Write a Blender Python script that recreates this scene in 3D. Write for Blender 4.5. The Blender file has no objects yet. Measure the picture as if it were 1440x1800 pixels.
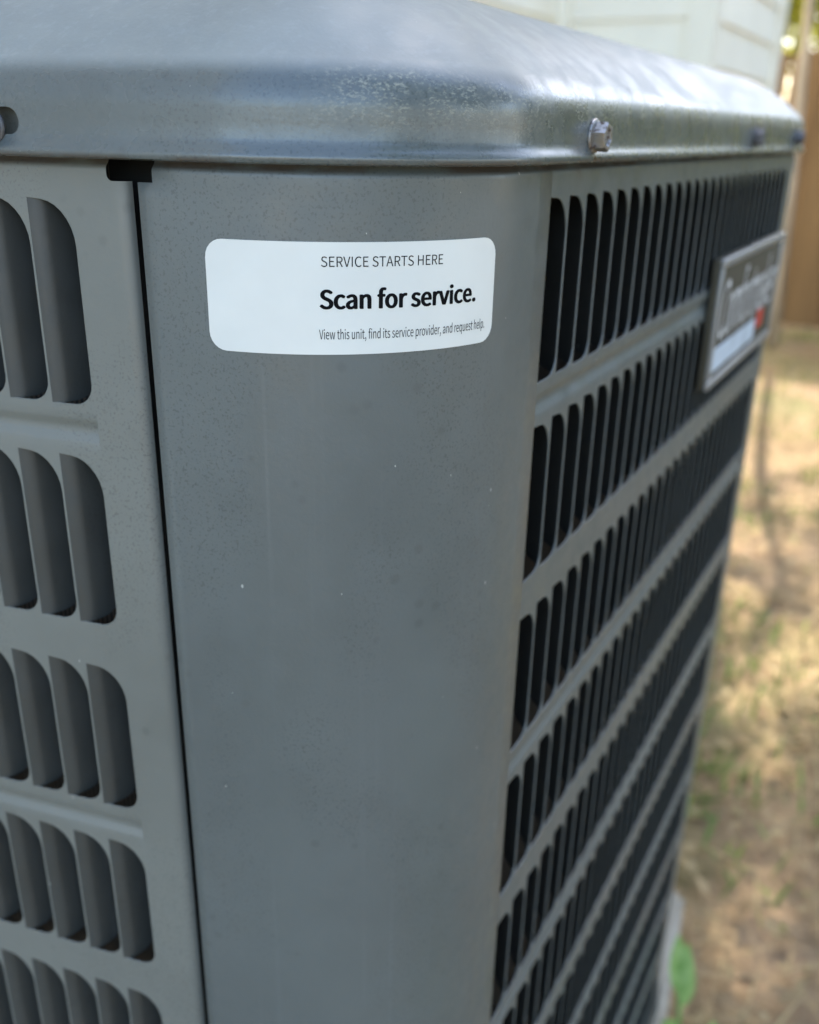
import bpy, bmesh, math, random
import numpy as np
from mathutils import Vector, Matrix, geometry
R_ = math.radians
rng = random.Random(7)
scene = bpy.context.scene
col = scene.collection

# ------------------------------------------------------------------ camera
ZG = 0.76                                   # height of the reference level (just above the cap's rim screws) over the ground
cam_d = bpy.data.cameras.new('camera'); cam = bpy.data.objects.new('camera', cam_d); col.objects.link(cam)
fw = Vector((-0.44937495, 0.80939072, -0.37808572)); rt = Vector((0.869995, 0.49263128, 0.02057002)); up = Vector((-0.20290603, 0.31968904, 0.92554204))
m3 = Matrix((rt, up, -fw)).transposed()
cam.matrix_world = Matrix.Translation((0.0901478, -0.16808, -0.0087167 + ZG)) @ m3.to_4x4()
cam_d.sensor_width = 36; cam_d.sensor_fit = 'HORIZONTAL'; cam_d.lens = 40.984
cam_d.clip_start = 0.01; cam_d.clip_end = 500
cam_d.dof.use_dof = True; cam_d.dof.focus_distance = 0.204; cam_d.dof.aperture_fstop = 14.0
scene.camera = cam

# ------------------------------------------------------------------ light
SUN_EL, SUN_AZ = R_(45), math.atan2(-0.20, 0.98)
w = bpy.data.worlds.new('World'); scene.world = w; w.use_nodes = True
nt = w.node_tree; bg = nt.nodes['Background']; sky = nt.nodes.new('ShaderNodeTexSky')
sky.sky_type = 'NISHITA'; sky.sun_disc = False; sky.sun_elevation = SUN_EL; sky.sun_rotation = SUN_AZ
sky.dust_density = 2.0; sky.ozone_density = 1.0
nt.links.new(sky.outputs[0], bg.inputs[0]); bg.inputs[1].default_value = 0.15
sd = bpy.data.lights.new('sun', 'SUN'); sun = bpy.data.objects.new('sun', sd); col.objects.link(sun)
sd.energy = 2.35; sd.angle = R_(0.5); sd.color = (1.0, 0.93, 0.82)
sdir = Vector((math.sin(SUN_AZ)*math.cos(SUN_EL), math.cos(SUN_AZ)*math.cos(SUN_EL), math.sin(SUN_EL)))
sun.rotation_euler = sdir.to_track_quat('Z', 'Y').to_euler(); sun.location = (-3, 8, 9)
scene.view_settings.view_transform = 'Standard'; scene.view_settings.look = 'None'
scene.view_settings.gamma = 1; scene.view_settings.use_curve_mapping = False
scene.view_settings.exposure = 2.42

# ------------------------------------------------------------------ helpers
def tag(o, label=None, cat=None, group=None, kind=None):
    if label: o['label'] = label
    if cat: o['category'] = cat
    if group: o['group'] = group
    if kind: o['kind'] = kind
    return o
def empty(name, loc):
    o = bpy.data.objects.new(name, None); col.objects.link(o); o.location = loc; o.empty_display_size = 0.05
    return o
def wpos(o):
    p = Vector((0, 0, 0))
    while o is not None:
        p += o.location; o = o.parent
    return p
def obj(name, data, mat=None, parent=None, loc=None):
    """link a mesh whose vertices are in world coordinates (loc None) or local ones (loc given, world place)"""
    if mat is not None and not data.materials: data.materials.append(mat)
    o = bpy.data.objects.new(name, data); col.objects.link(o)
    base = wpos(parent) if parent else Vector((0, 0, 0))
    o.parent = parent
    o.location = (Vector(loc) if loc is not None else Vector((0, 0, 0))) - base
    return o
def mesh(name, vs, fs, smooth=False, ang=None):
    me = bpy.data.meshes.new(name); me.from_pydata([tuple(v) for v in vs], [], fs); me.update()
    if smooth:
        me.shade_smooth()
        if ang: me.set_sharp_from_angle(angle=R_(ang))
    return me
class MB:
    def __init__(s): s.v = []; s.f = []
    def add(s, vs, fs):
        n = len(s.v); s.v += [tuple(v) for v in vs]; s.f += [tuple(i+n for i in f) for f in fs]
    def box(s, c, h, M=None):
        vs = [Vector((sx*h[0], sy*h[1], sz*h[2])) for sx in (-1, 1) for sy in (-1, 1) for sz in (-1, 1)]
        if M is not None: vs = [M @ v for v in vs]
        s.add([v + Vector(c) for v in vs], [(0,1,3,2),(4,6,7,5),(0,4,5,1),(2,3,7,6),(0,2,6,4),(1,5,7,3)])
    def tube(s, pts, rad, n=8, cap=True):
        pts = [Vector(p) for p in pts]; rings = []
        for i, p in enumerate(pts):
            d = (pts[min(i+1, len(pts)-1)] - pts[max(i-1, 0)]).normalized()
            a = d.orthogonal().normalized() if abs(d.z) < .9 else Vector((1, 0, 0)).cross(d).normalized()
            b = d.cross(a); r = rad[i] if isinstance(rad, (list, tuple)) else rad
            rings.append([p + (a*math.cos(2*math.pi*k/n) + b*math.sin(2*math.pi*k/n))*r for k in range(n)])
        vs = [v for r in rings for v in r]; fs = []
        for i in range(len(pts)-1):
            for k in range(n): fs.append((i*n+k, i*n+(k+1) % n, (i+1)*n+(k+1) % n, (i+1)*n+k))
        if cap: fs.append(tuple(range(n))[::-1]); fs.append(tuple(range((len(pts)-1)*n, len(pts)*n)))
        s.add(vs, fs)
    def me(s, name, smooth=False, ang=None): return mesh(name, s.v, s.f, smooth, ang)

# ------------------------------------------------------------------ materials
class NT:
    def __init__(s, name):
        s.m = bpy.data.materials.new(name); s.m.use_nodes = True; s.t = s.m.node_tree
        s.b = s.t.nodes['Principled BSDF']; s.out = s.t.nodes['Material Output']
    def n(s, typ, **kw):
        nd = s.t.nodes.new(typ)
        for k, v in kw.items():
            if k.startswith('i_'): nd.inputs[k[2:].replace('_', ' ')].default_value = v
            else: setattr(nd, k, v)
        return nd
    def l(s, a, b): s.t.links.new(a, b)
    def set(s, sock, v):
        if hasattr(v, 'is_output'): s.l(v, sock)
        else: sock.default_value = v
    def math(s, op, a, b=0.0, c=0.0, clamp=False):
        nd = s.n('ShaderNodeMath', operation=op, use_clamp=clamp)
        s.set(nd.inputs[0], a); s.set(nd.inputs[1], b); s.set(nd.inputs[2], c); return nd.outputs[0]
    def mix(s, f, a, b, typ='MIX'):
        nd = s.n('ShaderNodeMix', data_type='RGBA', blend_type=typ)
        s.set(nd.inputs[0], f)
        for k, v in ((6, a), (7, b)):
            if isinstance(v, tuple) and len(v) == 3: v = v + (1,)
            s.set(nd.inputs[k], v)
        return nd.outputs[2]
    def pos(s): return s.n('ShaderNodeNewGeometry').outputs['Position']
    def scaled(s, v, sc, loc=(0, 0, 0)):
        nd = s.n('ShaderNodeMapping'); s.l(v, nd.inputs['Vector']); nd.inputs['Scale'].default_value = sc; nd.inputs['Location'].default_value = loc
        return nd.outputs[0]
    def noise(s, v, scale, detail=3.0, rough=0.55):
        nd = s.n('ShaderNodeTexNoise'); s.l(v, nd.inputs['Vector']); nd.inputs['Scale'].default_value = scale
        nd.inputs['Detail'].default_value = detail; nd.inputs['Roughness'].default_value = rough; return nd.outputs['Fac']
    def vor(s, v, scale):
        nd = s.n('ShaderNodeTexVoronoi'); s.l(v, nd.inputs['Vector']); nd.inputs['Scale'].default_value = scale; return nd
    def ramp(s, x, a, b, lo=0.0, hi=1.0, smooth=True):
        nd = s.n('ShaderNodeMapRange', interpolation_type='SMOOTHSTEP' if smooth else 'LINEAR')
        s.set(nd.inputs['Value'], x); nd.inputs['From Min'].default_value = a; nd.inputs['From Max'].default_value = b
        nd.inputs['To Min'].default_value = lo; nd.inputs['To Max'].default_value = hi; return nd.outputs[0]
    def bump(s, h, strength=0.2, dist=0.001, normal=None):
        nd = s.n('ShaderNodeBump'); s.l(h, nd.inputs['Height']); nd.inputs['Strength'].default_value = strength
        nd.inputs['Distance'].default_value = dist
        if normal: s.l(normal, nd.inputs['Normal'])
        return nd.outputs[0]
    def p(s, **kw):
        for k, v in kw.items():
            if isinstance(v, tuple) and len(v) == 3: v = v + (1,)
            s.set(s.b.inputs[k.replace('_', ' ')], v)
        return s.m

def paint(name, base=(0.105, 0.119, 0.115), rough=0.40, wear=False, dirt=True):
    n = NT(name); P = n.pos(); sep = n.n('ShaderNodeSeparateXYZ'); n.l(P, sep.inputs[0]); X, Y, Z = sep.outputs
    big = n.noise(P, 14, 4); c = n.mix(n.ramp(big, .3, .7), tuple(x*0.93 for x in base), tuple(x*1.08 for x in base))
    # chalky rain streaks running down the sheet
    st = n.noise(n.scaled(P, (330, 330, 5)), 1.0, 2)
    c = n.mix(n.math('MULTIPLY', n.ramp(st, .60, .80, 0, .11), n.ramp(n.noise(n.scaled(P, (60, 60, 22)), 1.0, 3), .42, .66)), c, (0.24, 0.26, 0.265))
    # fine dark grime specks, in patches
    patch = n.ramp(n.noise(n.scaled(P, (1, 1, .6), (3, 1, 7)), 22, 2), .40, .56)
    gr = n.noise(P, 1500, 2); c = n.mix(n.math('MULTIPLY', n.ramp(gr, .54, .68, 0, .60), patch), c, tuple(x*.5 for x in base))
    blot = n.vor(P, 160); bl = n.math('MULTIPLY', n.ramp(blot.outputs['Distance'], .10, .30, .34, 0), n.ramp(n.noise(P, 45, 1), .55, .62))
    c = n.mix(bl, c, tuple(x*.6 for x in base))
    # pale flecks: pollen, tiny chips
    v = n.vor(n.scaled(P, (1, 1, .55)), 230); sepc = n.n('ShaderNodeSeparateColor'); n.l(v.outputs['Color'], sepc.inputs[0])
    fl = n.math('MULTIPLY', n.math('LESS_THAN', v.outputs['Distance'], n.ramp(sepc.outputs[1], 0, 1, .015, .07, False)), n.math('GREATER_THAN', sepc.outputs[0], .80))
    c = n.mix(n.math('MULTIPLY', fl, .75), c, (0.55, 0.55, 0.50))
    rg = n.ramp(n.noise(P, 120, 3), .3, .7, rough-.05, rough+.07)
    if wear:
        # weathered, scuffed coat round the shoulder of the corner: pale scratches and lichen-like chalk
        zz = n.math('SUBTRACT', Z, ZG)
        band = n.math('MULTIPLY', n.ramp(zz, -.0125, -.001), n.ramp(zz, .0045, .0015))
        along = n.math('MULTIPLY', n.ramp(X, -.034, -.016), n.ramp(Y, .42, .10, .25, 1))
        sc = n.noise(n.scaled(P, (850, 850, 1900)), 1.0, 4, .75)
        pz = n.noise(P, 70, 3)
        mk = n.math('MULTIPLY', n.math('MULTIPLY', band, along), n.math('MULTIPLY', n.ramp(sc, .50, .64), n.ramp(pz, .33, .58)))
        c = n.mix(n.math('MULTIPLY', mk, .62), c, (0.42, 0.41, 0.31))
        rg = n.math('ADD', rg, n.math('MULTIPLY', mk, .2))
        # slope paled to hold sky light in its colour, with brushed dust streaks
        skylit = n.math('MULTIPLY', n.ramp(zz, .0005, .0045), n.ramp(n.noise(n.scaled(P, (22, 22, 22), (4, 1, 2)), 1.0, 3), .25, .75, .55, 1))
        c = n.mix(skylit, c, (0.245, 0.262, 0.246)); rg = n.math('ADD', rg, n.math('MULTIPLY', skylit, .26))
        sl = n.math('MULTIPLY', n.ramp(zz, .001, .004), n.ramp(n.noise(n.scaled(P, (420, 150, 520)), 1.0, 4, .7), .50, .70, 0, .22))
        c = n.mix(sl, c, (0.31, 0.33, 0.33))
    # rust weeping from the near screw
    dy = n.math('ABSOLUTE', n.math('SUBTRACT', Y, .0828))
    rs = n.math('MULTIPLY', n.ramp(dy, .0005, .0042, 1, 0), n.math('MULTIPLY', n.ramp(Z, ZG-.0235, ZG-.012), n.ramp(Z, ZG-.004, ZG-.009)))
    rs = n.math('MULTIPLY', n.math('MULTIPLY', rs, n.math('GREATER_THAN', X, -.004)), n.ramp(n.noise(P, 420, 4, .7), .40, .58))
    c = n.mix(n.math('MULTIPLY', rs, .85), c, (0.085, 0.040, 0.018))
    # rust along the cap's lower hem
    hem = n.math('MULTIPLY', n.math('MULTIPLY', n.ramp(Z, ZG-.0140, ZG-.0152), n.ramp(Z, ZG-.0175, ZG-.0165)), n.ramp(n.noise(P, 60, 3), .45, .6))
    c = n.mix(n.math('MULTIPLY', hem, .6), c, (0.06, 0.032, 0.016))
    # slight orange peel of the powder coat
    bp = n.bump(n.noise(P, 950, 2), .10, .0004)
    bp = n.bump(n.noise(P, 18, 2), .12, .004, bp)
    n.l(bp, n.b.inputs['Normal'])
    return n.p(Base_Color=c, Roughness=rg, Specular_IOR_Level=.75)
M = {}
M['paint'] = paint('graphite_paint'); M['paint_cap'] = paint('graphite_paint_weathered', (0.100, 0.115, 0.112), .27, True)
M['paint_left'] = paint('graphite_paint_pale', (0.160, 0.166, 0.147), .42)  # left panel: paler base colour than the other panels
M['louver'] = paint('louver_paint_shaded', (0.024, 0.027, 0.026), .5)  # blades darker than the sheet: shade inside the slots put into the colour
M['louver_left'] = paint('louver_paint_shaded_near', (0.036, 0.039, 0.036), .5)  # left blades likewise, recess shade carried by the dark base colour
def simple(name, c, rough=.6, metal=0.0, nscale=60, amt=.15, bump=0.0):
    n = NT(name); P = n.pos(); k = n.noise(P, nscale, 4)
    cc = n.mix(n.ramp(k, .3, .7), tuple(x*(1-amt) for x in c), tuple(min(1, x*(1+amt)) for x in c))
    if bump: n.l(n.bump(k, bump, .002), n.b.inputs['Normal'])
    return n.p(Base_Color=cc, Roughness=rough, Metallic=metal)
# coil: aluminium fins browned with dirt
n = NT('coil_fins'); P = n.pos(); sep = n.n('ShaderNodeSeparateXYZ'); n.l(P, sep.inputs[0])
wv = n.math('SINE', n.math('MULTIPLY', n.math('SUBTRACT', sep.outputs[0], n.math('MULTIPLY', sep.outputs[1], 1.0)), 5200))
M['coil'] = n.p(Base_Color=n.mix(n.ramp(wv, -.2, .6), (0.008, 0.007, 0.006), (0.075, 0.055, 0.036)), Roughness=.7)
M['dark'] = simple('dark_interior', (0.006, 0.006, 0.006), .9)
M['label'] = simple('white_vinyl', (0.72, 0.72, 0.67), .32, 0, 45, .03)
M['ink'] = simple('black_ink', (0.004, 0.004, 0.005), .75); M['ink'].node_tree.nodes['Principled BSDF'].inputs['Specular IOR Level'].default_value = .1
n = NT('zinc_screw'); P = n.pos(); k = n.noise(P, 520, 4, .65)
M['zinc'] = n.p(Base_Color=n.mix(n.ramp(k, .53, .62), (0.33, 0.32, 0.31), (0.06, 0.030, 0.016)), Metallic=n.ramp(k, .53, .62, .95, .1), Roughness=n.ramp(k, .4, .66, .36, .75))
M['zinc_dark'] = simple('dark_zinc_screw', (0.10, 0.10, 0.105), .5, .6, 500, .3)

# ------------------------------------------------------------------ cabinet footprint
RC = 0.058
ang = 0.2097867562
tl = Vector((math.cos(ang), math.sin(ang)))            # direction along the left face towards the corner
V3 = -tl*0.46; V0 = Vector((0, 0)); V1 = Vector((0, 0.487)); V2 = Vector((V3.x, 0.487 - V3.y))
POLY = [V0, V1, V2, V3]
SEG = []                                                # pieces: ('arc', s0, s1, centre, a0, a1) / ('flat', s0, s1, p, dir)
def build_path():
    s = 0.0; n = len(POLY); info = []
    for i in range(n):
        a, b, c = POLY[i-1], POLY[i], POLY[(i+1) % n]
        d1 = (b-a).normalized(); d2 = (c-b).normalized()
        th = math.acos(max(-1, min(1, d1.dot(d2)))); info.append((b, d1, d2, th, RC*math.tan(th/2)))
    for i in range(n):
        b, d1, d2, th, T = info[i]
        st = b - d1*T; nl = Vector((-d1.y, d1.x)); cen = st + nl*RC; a0 = math.atan2(-nl.y, -nl.x)
        SEG.append(('arc', s, s+RC*th, cen, a0, a0+th)); s += RC*th
        b2, _, _, _, T2 = info[(i+1) % n]
        p = b + d2*T; ln = (b2-b).length - T - T2
        SEG.append(('flat', s, s+ln, p, d2)); s += ln
    return s
TOT = build_path()
def pt(s, d=0.0):
    """point and outward normal on the footprint at arc length s, offset d outwards"""
    s = s % TOT
    for g in SEG:
        if s <= g[2] + 1e-9: break
    if g[0] == 'arc':
        a = g[4] + (s-g[1])/RC; nn = Vector((math.cos(a), math.sin(a))); return g[3] + nn*(RC+d), nn
    nn = Vector((g[4].y, -g[4].x)); return g[3] + g[4]*(s-g[1]) + nn*d, nn
def P3(s, z, d=0.0):
    p, _ = pt(s, d); return Vector((p.x, p.y, ZG+z))
def path_samples(arc_n=26, flat_n=3):
    out = []
    for g in SEG:
        k = arc_n if g[0] == 'arc' else flat_n
        out += [g[1] + (g[2]-g[1])*i/k for i in range(k)]
    return out
mm = 0.001
S_RIGHT0 = 95.7*mm; P_R = 13.5*mm; LAND_R = 0.25*mm; N_R = 27
S_LEFT0 = -37.1*mm; P_L = 12.32*mm; LAND_L = 0.5*mm; N_L = 24
ROWS = 11; ROW0 = -23.3*mm; ROWP = 60.25*mm; ROWH = 47.9*mm
ZBASE = -0.70

unit = empty('air_conditioner', (-0.22, 0.24, ZG+ZBASE))
tag(unit, 'dark grey louvered outdoor air conditioner with a white service sticker on its rounded corner', 'air conditioner')

# ---- one louvre slot outline: u from the hinge (0) to the free edge (W), z from 0 (top) to -ROWH
RT, RTZ, RB, RBZ = 8.2*mm, 9.6*mm, 5.4*mm, 5.6*mm
def top_z(u, W):
    r = RT; sl = -0.07*u
    if u > W-r: sl -= RTZ*(1 - math.sqrt(max(0, 1-((u-(W-r))/r)**2)))
    return sl
def bot_z(u, W):
    r = RB; b = -ROWH
    if u > W-r: b += RBZ*(1 - math.sqrt(max(0, 1-((u-(W-r))/r)**2)))
    return b
def us(W, r, k=5):
    return [0, (W-r)*.5, W-r] + [W-r + r*math.sin(math.pi/2*i/k) for i in range(1, k+1)]
def outline(W):
    """free-side boundary, from the hinge top round the free edge to the hinge bottom"""
    t = [(u, top_z(u, W)) for u in us(W, RT, 7)]; b = [(u, bot_z(u, W)) for u in us(W, RB, 6)]
    return t + b[::-1]
def sheet_cells(W, pitch):
    """triangulated sheet round one slot in a cell pitch x row height (+margin), plus the rolled cut edge; local (u, z, depth)"""
    mg = 1.0*mm; ol = outline(W)
    u0, u1 = 0.0, pitch
    rect = [(u0, mg), (u1, mg), (u1, -ROWH*.33), (u1, -ROWH*.66), (u1, -ROWH-mg), (u0, -ROWH-mg)]
    pts = [Vector(p) for p in rect + ol]; nr = len(rect); no = len(ol)
    edges = [(i, (i+1) % nr) for i in range(nr-1)]
    # boundary: rect runs to u0 bottom, then up the hinge line to the slot's bottom hinge point, the slot, then to top hinge
    edges += [(nr-1, nr+no-1), (nr, 0)] + [(nr+i, nr+i+1) for i in range(no-1)]
    vs, es, fs, _, _, _ = geometry.delaunay_2d_cdt(pts, edges, [], 1, 1e-9)
    # keep only the triangles outside the slot
    def inside(p):
        u, z = p
        return 1e-7 < u < W-1e-7 and bot_z(u, W) < z < top_z(u, W)
    keep = []
    for f in fs:
        c = sum((vs[i] for i in f), Vector((0, 0)))/len(f)
        if not inside(c): keep.append(tuple(f))
    V = [(v.x, v.y, 0.0) for v in vs]; F = keep
    # rolled cut edge
    prof = [(0.004*mm, .003*mm), (.08*mm, .03*mm), (.14*mm, .12*mm), (.16*mm, .22*mm), (.16*mm, .42*mm)]
    nrm = []
    for i in range(no):
        a = Vector(ol[max(i-1, 0)]); b = Vector(ol[min(i+1, no-1)]); t = (b-a).normalized(); nrm.append(Vector((-t.y, t.x))*-1)
    cen = Vector((W*.45, -ROWH*.5))
    rings = []
    for o_, dd in prof:
        rg = []
        for i in range(no):
            p = Vector(ol[i]); nn = nrm[i]
            if nn.dot(cen-p) < 0: nn = -nn
            q = p + nn*o_; rg.append(len(V)); V.append((q.x, q.y, -dd))
        rings.append(rg)
    for a, b in zip(rings[:-1], rings[1:]):
        for i in range(no-1): F.append((a[i], a[i+1], b[i+1], b[i]))
    return V, F
def flap(W, th, rb):
    """the pressed-in louvre blade: starts flush at the hinge and bends inwards; local (u, z, depth) two skins"""
    V, F = [], []; cols = sorted(set([0.0] + [rb*th*i/9 for i in range(1, 10)] + us(W, RT, 4) + us(W, RB, 4)))
    for skin in (0, 1):
        for l in cols:
            if l < rb*th: x, d, a = rb*math.sin(l/rb), rb*(1-math.cos(l/rb)), l/rb
            else: x, d, a = rb*math.sin(th)+(l-rb*th)*math.cos(th), rb*(1-math.cos(th))+(l-rb*th)*math.sin(th), th
            off = .6*mm*skin
            for z in (top_z(l, W)-.02*mm, bot_z(l, W)+.02*mm):
                V.append((x-off*math.sin(a), z, -d-.03*mm-off*math.cos(a)))
    n = len(cols)
    for i in range(n-1):
        a = 2*i; F.append((a, a+1, a+3, a+2)); b = 2*n+2*i; F.append((b, b+2, b+3, b+1))
        F.append((a, a+2, b+2, b)); F.append((a+1, b+1, b+3, a+3))
    e = 2*(n-1); F.append((e, e+1, 2*n+e+1, 2*n+e))
    return V, F
def groove(zc):                       # pressed stiffening groove profile between two rows
    return [(zc+3.4*mm, 0), (zc+2.4*mm, -.25*mm), (zc+1.2*mm, -.95*mm), (zc, -1.2*mm), (zc-1.2*mm, -.95*mm), (zc-2.4*mm, -.25*mm), (zc-3.4*mm, 0)]
def orient(vs, fs, outward):
    out = []
    for f in fs:
        a, b, c = (Vector(vs[i]) for i in f[:3]); nn = (b-a).cross(c-a)
        cx = sum((Vector(vs[i]) for i in f), Vector((0, 0, 0)))/len(f)
        out.append(tuple(f) if nn.dot(outward(cx)) >= 0 else tuple(f[::-1]))
    return out
def face_frame(s):
    p, nn = pt(s); return Vector((nn.x, nn.y, 0)), Vector((-nn.y, nn.x, 0))     # outward, along +s

def grid_sheet(mb, ss, zs, d=0.0, skip=None):
    """structured sheet: ss list of s, zs list of (z, extra depth)"""
    n0 = len(mb.v)
    for (z, e) in zs:
        for s in ss:
            if isinstance(s, tuple): s_, ds = s
            else: s_, ds = s, 0.0
            mb.v.append(tuple(P3(s_, z, d+e+ds)))
    k = len(ss)
    for i in range(len(zs)-1):
        for j in range(k-1):
            s0 = ss[j][0] if isinstance(ss[j], tuple) else ss[j]
            s1 = ss[j+1][0] if isinstance(ss[j+1], tuple) else ss[j+1]
            if skip and skip((s0+s1)/2, (zs[i][0]+zs[i+1][0])/2): continue
            mb.f.append((n0+i*k+j, n0+(i+1)*k+j, n0+(i+1)*k+j+1, n0+i*k+j+1))
TOPZ = [(-1*mm, 1.3*mm), (-12.6*mm, 1.3*mm), (-13.6*mm, .2*mm), (-14.4*mm, -1.3*mm), (-14.9*mm, -1.6*mm), (-15.8*mm, -1.45*mm), (-16.3*mm, -1.1*mm), (-16.7*mm, -.6*mm), (-17.1*mm, -.22*mm), (-17.6*mm, -.05*mm), (-18.2*mm, 0)]
LROW = [False]
def row_top(k): return (-24.2*mm - k*60.95*mm) if LROW[0] else ROW0 - k*ROWP
def louver_panel(s_first, pitch, land, ncol, d):
    """sheet with ncol slots per row; s_first = hinge of the lowest-s column"""
    mb = MB(); W = pitch-land; cv, cf = sheet_cells(W, pitch)
    out, al = face_frame(s_first + pitch)
    o = P3(s_first, 0, d)
    cols = [s_first+pitch*i for i in range(ncol+1)]
    for k in range(ROWS):
        zt = row_top(k)
        for j in range(ncol):
            base = o + al*(pitch*j) + Vector((0, 0, zt))
            mb.add([base + al*u + out*e + Vector((0, 0, z)) for (u, z, e) in cv], cf)
    # strips between the rows
    grid_sheet(mb, cols, TOPZ + [(row_top(0)+1*mm, 0)], d)
    for k in range(ROWS):
        za = row_top(k)-ROWH-1*mm; zb = (row_top(k+1)+1*mm) if k < ROWS-1 else ZBASE+.004
        if k < ROWS-1 and k % 2 == 0:
            zs = [(za, 0)] + groove((za+zb)/2) + [(zb, 0)]
        else: zs = [(za, 0), (zb, 0)]
        grid_sheet(mb, cols, zs, d)
    return mb, out
def finish(name, mb, outward, mat, parent, ang=35):
    bm = bmesh.new(); me = mesh(name, mb.v, mb.f)
    bm.from_mesh(me); bmesh.ops.remove_doubles(bm, verts=bm.verts, dist=2e-6)
    if outward is not None:
        for f in bm.faces:
            f.normal_update()
            if f.normal.dot(outward) < -.05: f.normal_flip()
    else: bmesh.ops.recalc_face_normals(bm, faces=bm.faces)
    bm.to_mesh(me); bm.free(); me.shade_smooth(); me.set_sharp_from_angle(angle=R_(ang))
    return obj(name, me, mat, parent)

# ---- right louvred panel with the rounded corner sheet wrapping round to the seam
mbR, outR = louver_panel(S_RIGHT0, P_R, LAND_R, N_R, 0.0)
panelR = finish('side_panel', mbR, outR, M['paint'], unit)
tag(panelR, 'louvered right side panel')
S_SEAM = -18.1*mm; S_REND = S_RIGHT0 + P_R*N_R
arc_end = SEG[0][2]
corner_ss = [S_SEAM, -14.5*mm, -8*mm, 0] + [arc_end*i/40 for i in range(1, 41)] + [arc_end+8*mm, S_RIGHT0]
zs = TOPZ + [(-20.0*mm, 0)] + [(-23.3*mm - i*(ZBASE*-1-.004-.0233)/24, 0) for i in range(25)]
mb = MB(); grid_sheet(mb, corner_ss, zs, 0.0, skip=lambda s, z: s < -14.5*mm and z > -20*mm)
corner = finish('corner_panel', mb, None, M['paint'], unit, 40)
so = corner.modifiers.new('thickness', 'SOLIDIFY'); so.thickness = .0008; so.offset = -1
for me_ in (corner.data,):
    bm = bmesh.new(); bm.from_mesh(me_)
    for f in bm.faces:
        c = f.calc_center_median(); cc = SEG[0][3]
        if f.normal.dot(Vector((c.x-cc.x, c.y-cc.y, 0))) < 0: f.normal_flip()
    bm.to_mesh(me_); bm.free()
# rest of the cabinet skin: far corner, far side, back, near-left corner (plain sheets)
mb = MB()
S_LEND = S_LEFT0 - P_L*N_L + TOT                      # end of the left panel measured round the cabinet
rest = [S_REND] + [s for s in path_samples(20, 4) if S_REND < s < S_LEND] + [S_LEND]
grid_sheet(mb, rest, TOPZ + [(-.1, 0), (-.3, 0), (-.5, 0), (ZBASE+.004, 0)], 0.0)
finish('rear_wrap_panel', mb, None, M['paint'], unit, 40)

# ---- left louvred panel
LROW[0] = True
mbL, outL = louver_panel(S_LEFT0 - P_L*N_L + LAND_L, P_L, LAND_L, N_L, -.0026)
s_a = S_LEFT0 + LAND_L
roll = [s_a, -31*mm, -27.4*mm, -25.7*mm]
for i in range(1, 9):
    a = R_(68)*i/8; roll.append((-25.6*mm + 3.4*mm*math.sin(a), -3.4*mm*(1-math.cos(a))))
zsl = TOPZ + [(-18.9*mm, 0), (-20.1*mm, 0)] + [(row_top(0)+1*mm, 0)]
for k in range(ROWS):
    zt = row_top(k)
    zsl += [(zt-ROWH*.5, 0), (zt-ROWH-1*mm, 0)]
    zsl += [((row_top(k+1)+1*mm) if k < ROWS-1 else ZBASE+.004, 0)]
grid_sheet(mbL, roll, zsl, -.0026, skip=lambda s, z: s > -27.4*mm and z > -20.1*mm)
fr = 1.3*mm; fc = [(-27.4*mm, -20.1*mm)] + [(-27.4*mm+fr-fr*math.cos(R_(90)*i/5), -20.1*mm+fr-fr*math.sin(R_(90)*i/5)) for i in range(6)]
mbL.add([P3(a_, b_, -.0026) for a_, b_ in fc], [(0, i, i+1) for i in range(1, 6)])
panelL = finish('side_panel', mbL, None, M['paint_left'], unit, 40)
bm = bmesh.new(); bm.from_mesh(panelL.data)
rim = Vector((tl.x, tl.y, 0)); test = outL*1.0 + rim*.35
for f in bm.faces:
    if f.normal.dot(test) < 0: f.normal_flip()
bm.to_mesh(panelL.data); bm.free()
tag(panelL, 'louvered left side panel with a rolled edge at the seam')

# ---- louvre blades: the ones that show as parts, the others joined
def louvers(s_first, pitch, land, ncol, d, parent, shown, th, rb, lmat):
    W = pitch-land; V, F = flap(W, th, rb)
    out, al = face_frame(s_first+pitch); o = P3(s_first, 0, d)
    lv = [al*u + out*e + Vector((0, 0, z)) for (u, z, e) in V]
    me = mesh('louver', lv, F); bm = bmesh.new(); bm.from_mesh(me); bmesh.ops.recalc_face_normals(bm, faces=bm.faces); bm.to_mesh(me); bm.free()
    me.shade_smooth(); me.set_sharp_from_angle(angle=R_(40)); me.materials.append(lmat)
    rest = MB()
    for k in range(ROWS):
        for j in range(ncol):
            base = o + al*(pitch*j) + Vector((0, 0, row_top(k)))
            if shown(k, j): obj('louver', me, None, parent, loc=base)
            else: rest.add([base+v for v in lv], F)
    me2 = rest.me('louver_bank', True, 40)
    tag(obj('louver_bank', me2, lmat, parent), kind='stuff')
LROW[0] = False
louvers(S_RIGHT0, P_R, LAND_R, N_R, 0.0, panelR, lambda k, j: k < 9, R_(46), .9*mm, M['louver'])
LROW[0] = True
louvers(S_LEFT0 - P_L*N_L + LAND_L, P_L, LAND_L, N_L, -.0026, panelL, lambda k, j: k < 6 and j >= N_L-7, R_(64), 4.0*mm, M['louver_left'])

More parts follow.
